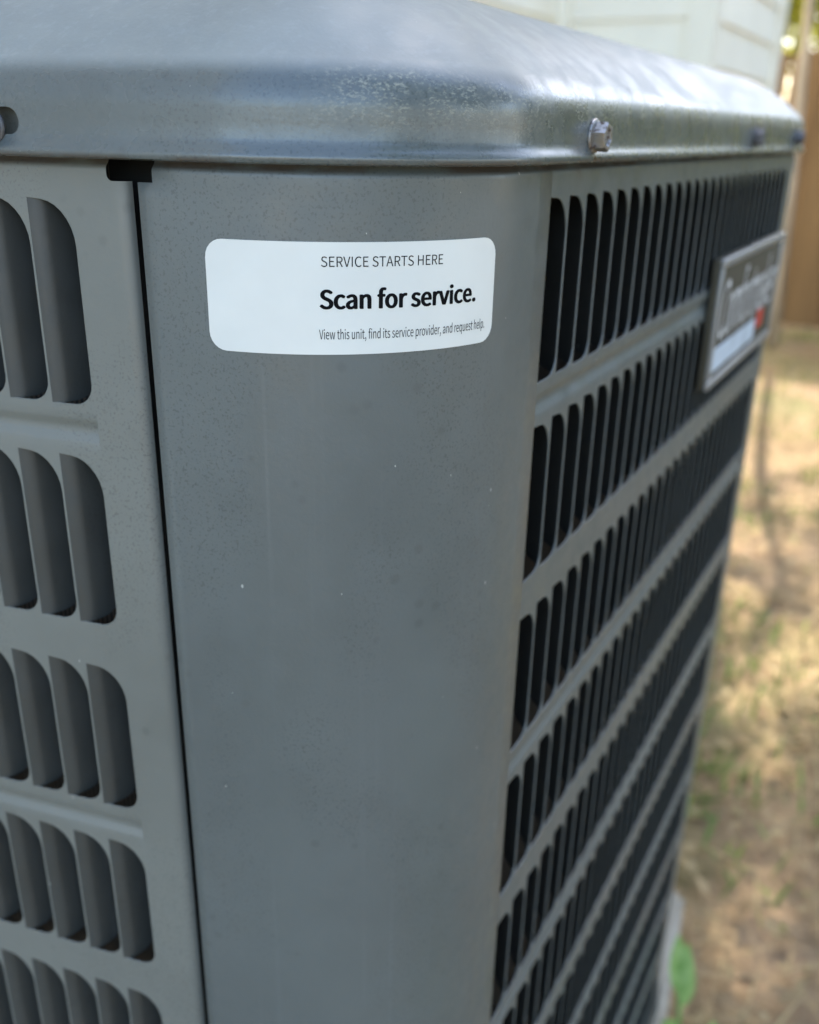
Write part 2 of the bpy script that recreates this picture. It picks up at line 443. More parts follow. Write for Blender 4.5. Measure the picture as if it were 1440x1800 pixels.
# ---- coil behind the louvres, and a dark core
mb = MB(); ss = path_samples(10, 3); ss.append(ss[0]+TOT)
grid_sheet(mb, ss, [(-4*mm, 0), (ZBASE+.01, 0)], -.017); finish('coil', mb, None, M['coil'], unit, 60)
mb = MB(); grid_sheet(mb, ss, [(-3*mm, 0), (ZBASE+.01, 0)], -.040); finish('inner_core', mb, None, M['dark'], unit, 60)
mb = MB(); grid_sheet(mb, [-34*mm, -30*mm, -20*mm, -10*mm, -4*mm], [(-2*mm, 0), (ZBASE+.012, 0)], -.0135); finish('seam_shade_strip', mb, None, M['dark'], unit, 60)  # last sheet: black strip set behind seam and notch to stand for shade
# ---- base pan
mb = MB(); grid_sheet(mb, ss, [(ZBASE+.016, .0022), (ZBASE+.001, .0032), (ZBASE+.0005, -.03)], 0.0); finish('base_pan', mb, None, M['paint'], unit, 40)

# ---- cap: profile swept round the footprint, closed and thick
pr = [(1.9, -15.3), (3.3, -15.45), (4.1, -15.1), (4.45, -14.4), (4.3, -13.6), (3.75, -12.7), (3.25, -11.8), (3.0, -10.6), (3.0, -7.5), (3.0, -5.0)]
for i in range(1, 15):
    a = R_(57)*i/14; pr.append((-9.0+12.0*math.cos(a), -5.0+12.0*math.sin(a)))
e = pr[-1]; zc_ = e[1]
for i in range(1, 13):
    q = 29.0*i/12; zc_ += 29.0/12*math.tan(R_(41.5-21*(i-.5)/12)); pr.append((e[0]-q, zc_))
e = (0.1, pr[-1][1]-18.3+1.5); k_ = pr[-1]
pr += [(k_[0]-2, k_[1]+.7), (k_[0]-4, k_[1]+.6), (k_[0]-5.6, k_[1]-.8), (k_[0]-6.6, k_[1]-4), (k_[0]-7.6, k_[1]-10), (k_[0]-10, k_[1]-12), (k_[0]-19, k_[1]-12.4)]
inner = []
for i in range(len(pr)):
    a = Vector(pr[max(i-1, 0)]); b = Vector(pr[min(i+1, len(pr)-1)]); t = (b-a).normalized(); nn = Vector((t.y, -t.x)); nn = Vector((-t.y, t.x)) 
    inner.append((pr[i][0]+nn.x*.8, pr[i][1]+nn.y*.8))
loop = pr + inner[::-1]
ss = path_samples(48, 8); V, F = [], []; L_ = len(loop)
for s in ss:
    for (o_, z_) in loop: V.append(P3(s, z_*mm, o_*mm))
for i in range(len(ss)):
    for j in range(L_):
        a, b = i*L_+j, i*L_+(j+1) % L_; i2 = (i+1) % len(ss); F.append((a, b, i2*L_+(j+1) % L_, i2*L_+j))
me = mesh('cap', V, F); bm = bmesh.new(); bm.from_mesh(me); bmesh.ops.recalc_face_normals(bm, faces=bm.faces)
bm.to_mesh(me); bm.free()
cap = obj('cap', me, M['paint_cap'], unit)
# elongated screw slot cut through the skirt on the left
out, al = face_frame(-.05); cpos = P3(-51.0*mm, -8.4*mm, 3*mm); cv = []; cf = []; N = 24
for dd in (-.004, .004):
    for i in range(N):
        a = 2*math.pi*i/N; cv.append(cpos + al*((4.3*mm if math.cos(a) >= 0 else -4.3*mm) + 2.75*mm*math.cos(a)) + Vector((0, 0, 2.75*mm*math.sin(a))) + out*dd)
cf = [tuple(range(N))[::-1], tuple(range(N, 2*N))] + [(i, (i+1) % N, N+(i+1) % N, N+i) for i in range(N)]
cme = mesh('cut', cv, cf); bm = bmesh.new(); bm.from_mesh(cme); bmesh.ops.recalc_face_normals(bm, faces=bm.faces); bm.to_mesh(cme); bm.free()
cut = bpy.data.objects.new('cut', cme); col.objects.link(cut)
bo = cap.modifiers.new('slot', 'BOOLEAN'); bo.operation = 'DIFFERENCE'; bo.solver = 'EXACT'; bo.object = cut
bpy.context.view_layer.update()
dg = bpy.context.evaluated_depsgraph_get(); me2 = bpy.data.meshes.new_from_object(cap.evaluated_get(dg))
cap.modifiers.clear(); cap.data = me2; cap.data.name = 'cap'; bpy.data.objects.remove(cut)
cap.data.shade_smooth(); cap.data.set_sharp_from_angle(angle=R_(38))
tag(cap, 'weathered sheet metal top cap with sloping shoulder')

# top: plate with a round fan opening, wire guard, fan
zt = (pr[-1][1])*mm; ctr = Vector((-0.225, 0.2435)); mb = MB(); K = 96; sso = [TOT*i/K for i in range(K)]
o1 = [P3(s, zt+.0003, (pr[-1][0]+1)*mm) for s in sso]
o2 = []
for p in o1:
    a = math.atan2(p.y-ctr.y, p.x-ctr.x); o2.append(Vector((ctr.x+.15*math.cos(a), ctr.y+.15*math.sin(a), ZG+zt)))
o3 = [v - Vector((0, 0, .05)) for v in o2]
mb.v = [tuple(v) for v in o1+o2+o3]
mb.f = [(i, (i+1) % K, K+(i+1) % K, K+i) for i in range(K)] + [(K+i, K+(i+1) % K, 2*K+(i+1) % K, 2*K+i) for i in range(K)]
finish('top_plate', mb, None, M['paint'], unit, 40)
mb = MB()
for r in [.03+.012*i for i in range(11)]:
    mb.tube([(ctr.x+r*math.cos(2*math.pi*i/40), ctr.y+r*math.sin(2*math.pi*i/40), ZG+zt+.004+.006*(1-(r/.15)**2)) for i in range(41)], .0013, 6)
for q in range(8):
    a = math.pi*2*q/8+.2; mb.tube([(ctr.x+r*math.cos(a), ctr.y+r*math.sin(a), ZG+zt+.002+.006*(1-(r/.15)**2)) for r in (.0, .08, .158)], .0018, 6)
obj('fan_guard', mb.me('fan_guard', True), M['dark'], unit)
fan = MB(); fan.tube([(ctr.x, ctr.y, ZG-.06), (ctr.x, ctr.y, ZG-.01)], .028, 20)
for q in range(3):
    a0 = 2*math.pi*q/3; vv = []
    for r in (.025, .07, .135):
        for t_ in (-.45, .45):
            a = a0+t_*(.9 if r < .05 else 1.05); vv.append((ctr.x+r*math.cos(a), ctr.y+r*math.sin(a), ZG-.035+t_*.03))
    fan.add(vv + [(x, y, z-.0012) for x, y, z in vv], [(0,1,3,2),(2,3,5,4),(6,8,9,7),(8,10,11,9),(0,2,8,6),(2,4,10,8),(1,7,9,3),(3,9,11,5),(4,5,11,10),(0,6,7,1)])
obj('fan', fan.me('fan', False), M['dark'], unit)

# ---- hex washer-head screws
def screw_mesh():
    mb = MB(); N = 36
    prof = [(0, 0.0), (4.5, 0.0), (4.55, .35), (4.35, .7), (3.55, 1.0)]
    rings = [[Vector((r*mm*math.cos(2*math.pi*i/N), r*mm*math.sin(2*math.pi*i/N), h*mm)) for i in range(N)] for r, h in prof[1:]]
    vs = [v for r in rings for v in r]; fs = [(a*N+i, a*N+(i+1) % N, (a+1)*N+(i+1) % N, (a+1)*N+i) for a in range(len(rings)-1) for i in range(N)]
    fs.append(tuple(range(3*N, 4*N))); mb.add(vs, fs)
    def hexr(r, h, k=6): return [Vector((r*mm*math.cos(R_(30)+2*math.pi*i/k), r*mm*math.sin(R_(30)+2*math.pi*i/k), h*mm)) for i in range(k)]
    H = [hexr(3.75, .95), hexr(3.75, 3.5), hexr(3.45, 4.1), hexr(2.5, 4.1), hexr(2.1, 3.4)]
    vs = [v for r in H for v in r]; fs = [(a*6+i, a*6+(i+1) % 6, (a+1)*6+(i+1) % 6, (a+1)*6+i) for a in range(4) for i in range(6)] + [tuple(range(24, 30))]
    mb.add(vs, fs)
    me = mb.me('screw', True, 30); return me
scr = screw_mesh(); scr.materials.append(M['zinc']); scr2 = scr.copy(); scr2.materials.clear(); scr2.materials.append(M['zinc_dark'])
def put_screw(s, z, me, roll_):
    p = P3(s, z, 3.0*mm+.00005); _, nn = pt(s); o = obj('screw', me, None, unit, loc=p)
    q = Vector((nn.x, nn.y, 0)).to_track_quat('Z', 'Y'); o.rotation_mode = 'QUATERNION'; o.rotation_quaternion = q @ Matrix.Rotation(roll_, 3, 'Z').to_quaternion()
    return o
yS = lambda y: arc_end + (y - SEG[1][3].y)
tag(put_screw(yS(.0828), -9.1*mm, scr, .25), 'rusty hex screw weeping a rust stain')
put_screw(yS(.2985), -8.2*mm, scr2, .1); put_screw(yS(.4165), -7.8*mm, scr2, .6)
put_screw(-52.0*mm, -9.6*mm, scr2, .5)
put_screw(-.25, -8.6*mm, scr2, .4)

# ---- service sticker wrapped round the corner
S0, S1, Z1, Z0 = -2.9*mm, 66.3*mm, -30.6*mm, -54.45*mm; rc = 4.0*mm
ssn = [S0 + rc*(1-math.cos(math.pi/2*i/6)) for i in range(7)] + [S0+rc+(S1-S0-2*rc)*i/40 for i in range(1, 40)] + [S1-rc+rc*math.sin(math.pi/2*i/6) for i in range(7)]
V, F = [], []; NV = 6
def lab_z(s):
    k = 0
    if s < S0+rc: k = rc - math.sqrt(max(0, rc*rc-(S0+rc-s)**2))
    if s > S1-rc: k = rc - math.sqrt(max(0, rc*rc-(s-S1+rc)**2))
    return Z1-k, Z0+k
for s in ssn:
    a, b = lab_z(s)
    for d in (.00024, 0.00001): V += [P3(s, a, d), P3(s, b, d)]
for i in range(len(ssn)-1):
    a, b = 4*i, 4*i+4; F += [(a, a+1, b+1, b), (a, b, b+2, a+2), (a+1, a+3, b+3, b+1)]
label = obj('service_sticker', mesh('service_sticker', V, F, True, 50), M['label'], unit)
tag(label, 'white rounded service sticker with black lettering')
FONT = None
try:      # Blender's own interface typeface (ships with Blender), else its built-in one
    import os
    FONT = bpy.data.fonts.load(os.path.join(bpy.utils.system_resource('DATAFILES'), 'fonts', 'Noto Sans CJK Regular.woff2'))
except Exception: FONT = None
def cap_height():
    cu = bpy.data.curves.new('h', 'FONT'); cu.body = 'H'; cu.size = 1; cu.font = FONT or cu.font
    to = bpy.data.objects.new('h', cu); col.objects.link(to); bpy.context.view_layer.update(); hh = to.dimensions.y
    bpy.data.objects.remove(to); bpy.data.curves.remove(cu); return hh
CAPH = cap_height()
def text_mesh(body, s0, s1, zb, capz, bold=0.0, lift=.00029, mapf=None, shear=0.0):
    cu = bpy.data.curves.new('lettering', 'FONT'); cu.body = body; cu.font = FONT or cu.font; cu.size = 1; cu.offset = 0; cu.shear = shear; cu.resolution_u = 4
    to = bpy.data.objects.new('lettering', cu); col.objects.link(to); bpy.context.view_layer.update()
    me = bpy.data.meshes.new_from_object(to.evaluated_get(bpy.context.evaluated_depsgraph_get()))
    bpy.data.objects.remove(to); bpy.data.curves.remove(cu)
    bm = bmesh.new(); bm.from_mesh(me)
    xs = [v.co.x for v in bm.verts]; x0, x1 = min(xs), max(xs); H = CAPH
    for v in bm.verts:
        s = s0+(v.co.x-x0)/(x1-x0)*(s1-s0); z = zb + v.co.y/H*capz
        v.co = mapf(s, z) if mapf else P3(s, z, lift)
    bm.to_mesh(me); bm.free(); me.name = 'lettering'; me.materials.clear(); return me
obj('lettering', text_mesh('SERVICE STARTS HERE', 22.5*mm, 50.1*mm, -35.65*mm, 2.12*mm), M['ink'], label)
bold_ = [text_mesh('Scan for service.', (22.0+.05+dx)*mm, (60.0-.46+dx)*mm, (-44.45+dz)*mm, 3.9*mm, 0, (.29+.002*i)*mm) for i, (dx, dz) in enumerate(((0, 0), (.12, .05), (.24, -.05), (.36, .05), (.46, .04), (.46, -.04), (.12, .12), (.36, .12), (.12, -.1), (.36, -.1)))]
bm = bmesh.new()
for m_ in bold_: bm.from_mesh(m_)
mj = bpy.data.meshes.new('lettering'); bm.to_mesh(mj); bm.free()
obj('lettering', mj, M['ink'], label)
obj('lettering', text_mesh('View this unit, find its service provider, and request help.', 21.9*mm, 63.4*mm, -51.05*mm, 2.1*mm), M['ink'], label)

# ---- maker's badge on the right panel
M['badge_face'] = simple('badge_bronze', (0.075, 0.066, 0.045), .65, .0, 60, .05); M['badge_face'].node_tree.nodes['Principled BSDF'].inputs['Specular IOR Level'].default_value = .2
M['badge_rim'] = simple('badge_rim', (0.30, 0.30, 0.29), .35, .3, 60, .05)
M['badge_letter'] = simple('badge_letter', (0.80, 0.80, 0.80), .4, .1, 60, .05)
M['badge_bar'] = simple('badge_bar', (0.52, 0.60, 0.68), .4); M['badge_red'] = simple('badge_red', (0.55, 0.05, 0.03), .4)
def slab(name, y0, y1, z0, z1, x0, x1, bev, mat, parent):
    bm = bmesh.new(); bmesh.ops.create_cube(bm, size=1)
    for v in bm.verts: v.co = Vector((x0+(v.co.x+.5)*(x1-x0), y0+(v.co.y+.5)*(y1-y0), ZG+z0+(v.co.z+.5)*(z1-z0)))
    if bev: bmesh.ops.bevel(bm, geom=bm.edges[:], offset=bev, segments=3, affect='EDGES', profile=.5)
    me = bpy.data.meshes.new(name); bm.to_mesh(me); bm.free(); me.shade_smooth(); me.set_sharp_from_angle(angle=R_(40))
    return obj(name, me, mat, parent)
badge = slab('badge', .262, .420, -.1165, -.0575, .0002, .0044, .0014, M['badge_face'], unit)
tag(badge, 'bronze name badge with silver lettering, pale bar and red mark')
by0, by1, bz0, bz1 = .262, .420, -.1165, -.0575
for (a, b, c, d) in ((by0, by1, bz1-.004, bz1), (by0, by1, bz0, bz0+.004)):
    slab('rim', a, b, c, d, .0038, .0056, .0007, M['badge_rim'], badge)
for (a, b, c, d) in ((by0, by0+.004, bz0+.004, bz1-.004), (by1-.004, by1, bz0+.004, bz1-.004)):
    slab('rim', a, b, c, d, .0038, .0054, .0007, M['badge_rim'], badge)
slab('bar', by0+.008, by0+.105, -.1095, -.0985, 0.0042, .0048, 0, M['badge_bar'], badge)
slab('red_mark', by0+.110, by0+.126, -.1050, -.0955, 0.0042, .0048, 0, M['badge_red'], badge)
obj('lettering', text_mesh('Comfortmaker', by0+.010, by1-.010, -.0945, .0262, .02, 0, lambda s, z: Vector((.0050, s, ZG+z)), .25), M['badge_letter'], badge)

# ------------------------------------------------------------------ ground and pad
n = NT('dirt_ground'); P = n.pos()
a_ = n.noise(P, 2.2, 5, .6); b_ = n.noise(P, 34, 5, .65); g_ = n.noise(n.scaled(P, (1, 1, 1), (5, 2, 0)), 1.7, 4)
c = n.mix(n.ramp(b_, .3, .7), (0.24, 0.155, 0.075), (0.39, 0.27, 0.135)); c = n.mix(n.ramp(a_, .45, .65, 0, .55), c, (0.40, 0.26, 0.16))
c = n.mix(n.ramp(g_, .46, .60, 0, .7), c, (0.17, 0.17, 0.05))
n.l(n.bump(b_, .8, .02), n.b.inputs['Normal']); M['ground'] = n.p(Base_Color=c, Roughness=.95)
gv, gf = [], []
xs = [-200, -60, -20, -8] + [-4+.25*i for i in range(33)] + [8, 20, 60, 200]; ys = [-200, -60, -20, -8] + [-4+.25*i for i in range(45)] + [12, 20, 60, 200]
from mathutils import noise as mnoise
for y in ys:
    for x in xs:
        near = abs(x) < 4.2 and -4.2 < y < 7.2
        gv.append((x, y, -.012+(mnoise.noise(Vector((x*1.3, y*1.3, 0)))*.012 if near else 0)))
for j in range(len(ys)-1):
    for i in range(len(xs)-1): k = j*len(xs)+i; gf.append((k, k+1, k+len(xs)+1, k+len(xs)))
tag(obj('ground', mesh('ground', gv, gf, True), M['ground']), kind='structure')
n = NT('pale_concrete'); P = n.pos(); k1 = n.noise(P, 25, 5, .6); k2 = n.noise(P, 300, 3)
c = n.mix(n.ramp(k1, .3, .7), (0.30, 0.27, 0.21), (0.42, 0.39, 0.32)); n.l(n.bump(k2, .3, .002), n.b.inputs['Normal']); M['pad'] = n.p(Base_Color=c, Roughness=.85)
bm = bmesh.new(); bmesh.ops.create_cube(bm, size=1); bmesh.ops.scale(bm, vec=(.70, .90, .10), verts=bm.verts)
bmesh.ops.bevel(bm, geom=bm.edges[:], offset=.006, segments=2, affect='EDGES')
Rp = Matrix.Rotation(R_(8.2), 4, 'Z'); corner_p = Vector((-0.0105, 0.595, ZG+ZBASE)); off = Rp @ Vector((.35, .45, .05))
bmesh.ops.transform(bm, matrix=Matrix.Translation(corner_p-off) @ Rp, verts=bm.verts)
me = bpy.data.meshes.new('concrete_pad'); bm.to_mesh(me); bm.free()
tag(obj('concrete_pad', me, M['pad']), 'pale concrete pad under the air conditioner', 'pad')

# leaf litter and straw: real chips lying on the ground
def leaf_mat(name, cols, trans=.35, rough=.6):
    n = NT(name); gi = n.n('ShaderNodeNewGeometry'); rp = gi.outputs['Random Per Island']
    cr = n.n('ShaderNodeValToRGB'); n.l(rp, cr.inputs[0]); el = cr.color_ramp.elements
    while len(el) < len(cols): el.new(.5)
    for i, cc in enumerate(cols): el[i].position = i/(len(cols)-1); el[i].color = cc+(1,)
    n.p(Base_Color=cr.outputs[0], Roughness=rough, Specular_IOR_Level=.15)
    tr = n.n('ShaderNodeBsdfTranslucent'); n.l(cr.outputs[0], tr.inputs[0]); mx = n.n('ShaderNodeMixShader'); mx.inputs[0].default_value = trans
    n.l(n.b.outputs[0], mx.inputs[1]); n.l(tr.outputs[0], mx.inputs[2]); n.l(mx.outputs[0], n.out.inputs[0]); return n.m
M['litter'] = leaf_mat('dry_leaf_litter', [(0.36, 0.24, 0.12), (0.46, 0.34, 0.17), (0.30, 0.19, 0.10), (0.50, 0.39, 0.20), (0.40, 0.26, 0.14)], .15, .7)
M['weed'] = leaf_mat('weed_leaf', [(0.17, 0.22, 0.06), (0.24, 0.30, 0.09), (0.30, 0.33, 0.10)], .35, .5)
def leaf(mb, p, ln, wd, az, tilt, roll_, curl=.15):
    d = Vector((math.cos(az)*math.cos(tilt), math.sin(az)*math.cos(tilt), math.sin(tilt))); sd_ = Vector((-math.sin(az), math.cos(az), 0))
    nn = d.cross(sd_); sd_ = sd_*math.cos(roll_)+nn*math.sin(roll_); nn = d.cross(sd_)
    p = Vector(p); vs = [p, p+d*ln*.4+sd_*wd*.5+nn*wd*curl, p+d*ln, p+d*ln*.4-sd_*wd*.5+nn*wd*curl, p+d*ln*.45]
    mb.add(vs, [(0, 4, 1), (1, 4, 2), (0, 3, 4), (3, 2, 4)])
mb = MB(); r = random.Random(3)
for i in range(24000):
    y = .35+r.random()**1.4*5.5; x = -.75+r.random()*(2.2) if y < 2 else -.4+r.random()*2.4-.5*(y-2)*.4
    if x < -.42 and y < 3: continue
    q = Rp.inverted() @ (Vector((x, y, 0))-Vector((corner_p.x, corner_p.y, 0)))
    if q.x < .01 and q.y < .01: continue
    if r.random() < .45: leaf(mb, (x, y, r.random()*.006), .010+r.random()*.022, .006+r.random()*.011, r.random()*6.3, r.uniform(-.1, .35), r.uniform(-.6, .6))
    else: leaf(mb, (x, y, r.random()*.006), .04+r.random()*.07, .003, r.random()*6.3, r.uniform(-.05, .25), 0)
tag(obj('leaf_litter', mb.me('leaf_litter'), M['litter']), 'dry leaves and straw scattered over the bare ground', 'leaf litter', kind='stuff')
mb = MB()
for i in range(130):
    y0 = .7+r.random()*4; x0 = .12-.16*(y0+.2)+r.gauss(0, .35)
    if x0 < -.40 and y0 < 3: continue
    q = Rp.inverted() @ (Vector((x0, y0, 0))-Vector((corner_p.x, corner_p.y, 0)))
    if q.x < .03 and q.y < .03: continue
    for k in range(r.randint(12, 34)):
        leaf(mb, (x0+r.gauss(0, .05), y0+r.gauss(0, .05), 0), .02+r.random()*.04, .003+r.random()*.005, r.random()*6.3, r.uniform(.3, 1.3), r.uniform(-.5, .5))
tag(obj('grass', mb.me('grass'), M['weed']), 'thin green grass and weeds growing through the litter', 'grass', kind='stuff')

# broad-leaved seedling by the pad edge
def plant(name, base, leaves, label_):
    o = empty(name, base); tag(o, label_, 'plant', 'broad leaved seedlings by the pad')
    mb = MB()
    for (tip, st) in [(l[0], l[1]) for l in leaves]: mb.tube([base, (Vector(base)+Vector(st))/2+Vector((0, 0, .01)), st], .0015, 6)
    obj('stem', mb.me('stem', True), M['seed'], o)
    for (tip, st, wd, sag) in leaves:
        a, b = Vector(st), Vector(tip); d = b-a; ln = d.length; d.normalize(); sdv = d.cross(Vector((0.35, -.55, .75))).normalized(); nn = sdv.cross(d)
        vs, fs = [], []; K = 9; Wn = 5
        for i in range(K+1):
            t_ = i/K; wv_ = wd*.5*math.sin(math.pi*min(1, t_**.8*1.0))**.8 if 0 < t_ < 1 else .0006
            for j in range(Wn):
                q = (j/(Wn-1)-.5)*2; vs.append(a+d*ln*t_+sdv*wv_*q+nn*(abs(q)*wv_*.25 - sag*math.sin(math.pi*t_*.5)**2*ln))
        for i in range(K):
            for j in range(Wn-1): fs.append((i*Wn+j, i*Wn+j+1, (i+1)*Wn+j+1, (i+1)*Wn+j))
        obj('leaf', mesh('leaf', vs, fs, True), M['seed'], o)
M['seed'] = leaf_mat('seedling_leaf', [(0.20, 0.34, 0.10), (0.28, 0.42, 0.15)], .35, .42)
_n = M['seed'].node_tree; _g = _n.nodes.new('ShaderNodeNewGeometry'); _x = _n.nodes.new('ShaderNodeTexNoise'); _x.inputs['Scale'].default_value = 70
_n.links.new(_g.outputs['Position'], _x.inputs['Vector']); _r = [k for k in _n.nodes if k.type == 'VALTORGB'][0]; _n.links.new(_x.outputs['Fac'], _r.inputs[0])
_r.color_ramp.elements[0].position = .35; _r.color_ramp.elements[1].position = .65; _r.color_ramp.elements[0].color = (0.20, 0.34, 0.07, 1); _r.color_ramp.elements[1].color = (0.40, 0.54, 0.18, 1)
plant('seedling', (.030, .428, 0), [((.0125, .438, .155), (.0205, .421, .114), .017, .12), ((.0215, .436, .150), (.0205, .421, .112), .014, .2), ((.0235, .452, .128), (.0225, .424, .098), .016, .25), ((.018, .402, .098), (.023, .420, .074), .015, .15), ((.036, .412, .075), (.026, .424, .060), .013, .2)], 'broad leaved green seedling against the pad edge, the larger one')
plant('seedling', (.058, .440, 0), [((.048, .470, .050), (.056, .442, .032), .020, .2), ((.078, .445, .040), (.060, .440, .030), .018, .2), ((.052, .420, .042), (.057, .436, .028), .014, .2)], 'low green seedling near the pad edge, the smaller one')

# ------------------------------------------------------------------ house with lap siding
M['siding'] = simple('white_vinyl_siding', (0.93, 0.87, 0.72), .5, 0, 8, .03)
M['trim'] = simple('white_trim', (0.92, 0.86, 0.71), .45, 0, 8, .03)
M['roof'] = simple('roof_shingle', (0.09, 0.085, 0.08), .9, 0, 90, .3, .5)
XA, XC, YB, YD = -.775, -.445, 2.03, 2.80; HH = 3.6; EXP = .090; Z00 = .984 - 10*EXP
house = empty('house', (-2.2, 0, 0)); tag(house, 'white house with horizontal lap siding and corner trim behind the unit', 'house')
def wall(name, a, b, nrm, thick=.10):
    """one wall plane from a to b (plan), outward normal nrm, with separate lap boards"""
    a, b, nn = Vector(a+(0,)), Vector(b+(0,)), Vector(nrm+(0,)); mb = MB(); d = (b-a)
    core = [a-nn*.004, b-nn*.004, b-nn*thick, a-nn*thick]
    mb.add([v for v in core]+[v+Vector((0, 0, HH)) for v in core], [(0,1,5,4),(1,2,6,5),(2,3,7,6),(3,0,4,7),(4,5,6,7),(3,2,1,0)])
    w_ = obj(name, mb.me(name), M['trim'], house)
    prof = [(.0, EXP+.012), (.0075, .003), (.0080, .000), (.0070, -.0015), (.002, -.001)]     # (out, up)
    vs, fs = [], []
    for q in (Vector((0, 0, 0)), d):
        for (o_, z_) in prof: vs.append(q + nn*o_ + Vector((0, 0, z_)))
    k = len(prof)
    for i in range(k-1): fs.append((i, i+1, k+i+1, k+i))
    fs.append((k-1, 0, k, 2*k-1)); fs.append(tuple(range(k))[::-1]); fs.append(tuple(range(k, 2*k)))
    me = mesh('siding_board', vs, fs); me.materials.append(M['siding'])
    bm = bmesh.new(); bm.from_mesh(me); bmesh.ops.recalc_face_normals(bm, faces=bm.faces); bm.to_mesh(me); bm.free()
    z = Z00
    while z < HH-.05:
        obj('siding_board', me, None, w_, loc=a+Vector((0, 0, z))); z += EXP
    return w_
wall('wall', (XA, -3.0), (XA, YB-.03), (1, 0)); wall('wall', (XA+.03, YB), (XC-.035, YB), (0, -1))
wall('wall', (XC, YB+.035), (XC, YD-.045), (1, 0)); wall('wall', (XC-.045, YD), (-4.0, YD), (0, 1))
def post(x0, x1, y0, y1):
    mb = MB(); mb.box(((x0+x1)/2, (y0+y1)/2, HH/2), ((x1-x0)/2, (y1-y0)/2, HH/2)); obj('corner_trim', mb.me('corner_trim'), M['trim'], house)
post(XC-.040, XC+.017, YB-.017, YB+.040); post(XC-.05, XC+.017, YD-.05, YD+.017); post(XA-.02, XA+.032, YB-.032, YB+.02)
mb = MB()   # soffit + roof
E_ = .06
plan = [(XA+E_, -3.2), (XA+E_, YB-E_), (XC+E_, YB-E_), (XC+E_, YD+E_), (-4.2, YD+E_), (-4.2, -3.2)]
kk = len(plan); mb.v = [(x, y, HH) for x, y in plan]+[(x, y, HH+.14) for x, y in plan]
mb.f = [tuple(range(kk))[::-1], tuple(range(kk, 2*kk))]+[(i, (i+1) % kk, kk+(i+1) % kk, kk+i) for i in range(kk)]
obj('eave', mb.me('eave'), M['trim'], house)
mb = MB(); mb.v = [(x*1.0, y, HH+.145) for x, y in plan]+[(-2.4, -1.2, HH+1.0), (-2.4, YD-1.4, HH+1.0)]
mb.f = [(0, 1, 7, 6), (1, 2, 7), (2, 3, 7), (3, 4, 7), (4, 5, 6, 7), (5, 0, 6)]
obj('roof', mb.me('roof'), M['roof'], house)
mb = MB()   # foundation strip
for (a, b, c, d) in ((XA-.12, XA-.012, -3, YB-.02), (XA-.1, XC-.02, YB+.012, YB+.1), (XC-.12, XC-.012, YB+.02, YD-.02)):
    mb.box(((a+b)/2, (c+d)/2, .04), ((b-a)/2, (d-c)/2, .055))
obj('foundation', mb.me('foundation'), M['pad'], house)

# ------------------------------------------------------------------ fence
n = NT('fence_wood'); P = n.pos(); g1 = n.noise(n.scaled(P, (60, 60, 3)), 1.0, 4, .6); g2 = n.noise(P, 2.5, 2)
oi = n.n('ShaderNodeObjectInfo'); c = n.mix(n.ramp(g1, .3, .7), (0.070, 0.036, 0.012), (0.145, 0.085, 0.034)); c = n.mix(n.ramp(oi.outputs['Random'], 0, 1, 0, .35), c, (0.17, 0.115, 0.05))
n.l(n.bump(g1, .4, .004), n.b.inputs['Normal']); M['fence'] = n.p(Base_Color=c, Roughness=.85)
FY = 4.23; FH = 1.09
fence = empty('wooden_fence', (0, FY, 0)); tag(fence, 'brown wooden board fence behind the house corner', 'fence')
me = None; mb = MB(); bw = .1303
mb.add([(-bw/2, -.008, 0), (bw/2, -.008, 0), (bw/2, .008, 0), (-bw/2, .008, 0), (-bw/2, -.008, FH-.03), (bw/2, -.008, FH-.03), (bw/2, .008, FH-.03), (-bw/2, .008, FH-.03),
        (-bw/2+.03, -.008, FH), (bw/2-.03, -.008, FH), (bw/2-.03, .008, FH), (-bw/2+.03, .008, FH)],
       [(0,1,5,4),(1,2,6,5),(2,3,7,6),(3,0,4,7),(4,5,9,8),(5,6,10,9),(6,7,11,10),(7,4,8,11),(8,9,10,11),(3,2,1,0)])
bme = mb.me('board'); bme.materials.append(M['fence']); r = random.Random(11)
for i in range(56):
    o = obj('board', bme, None, fence, loc=(-4.0+i*.132, FY+r.uniform(-.004, .004), r.uniform(-.01, .012))); o.rotation_euler = (0, r.uniform(-.008, .008), 0)
for z in (.2, .85):
    mb = MB(); mb.box((-.37, FY+.03, z), (3.65, .018, .035)); obj('rail', mb.me('rail'), M['fence'], fence)
for x in (-3.8, -1.9, .0, 1.9, 3.2):
    mb = MB(); mb.box((x, FY+.09, .52), (.04, .04, .54)); obj('post', mb.me('post'), M['fence'], fence)

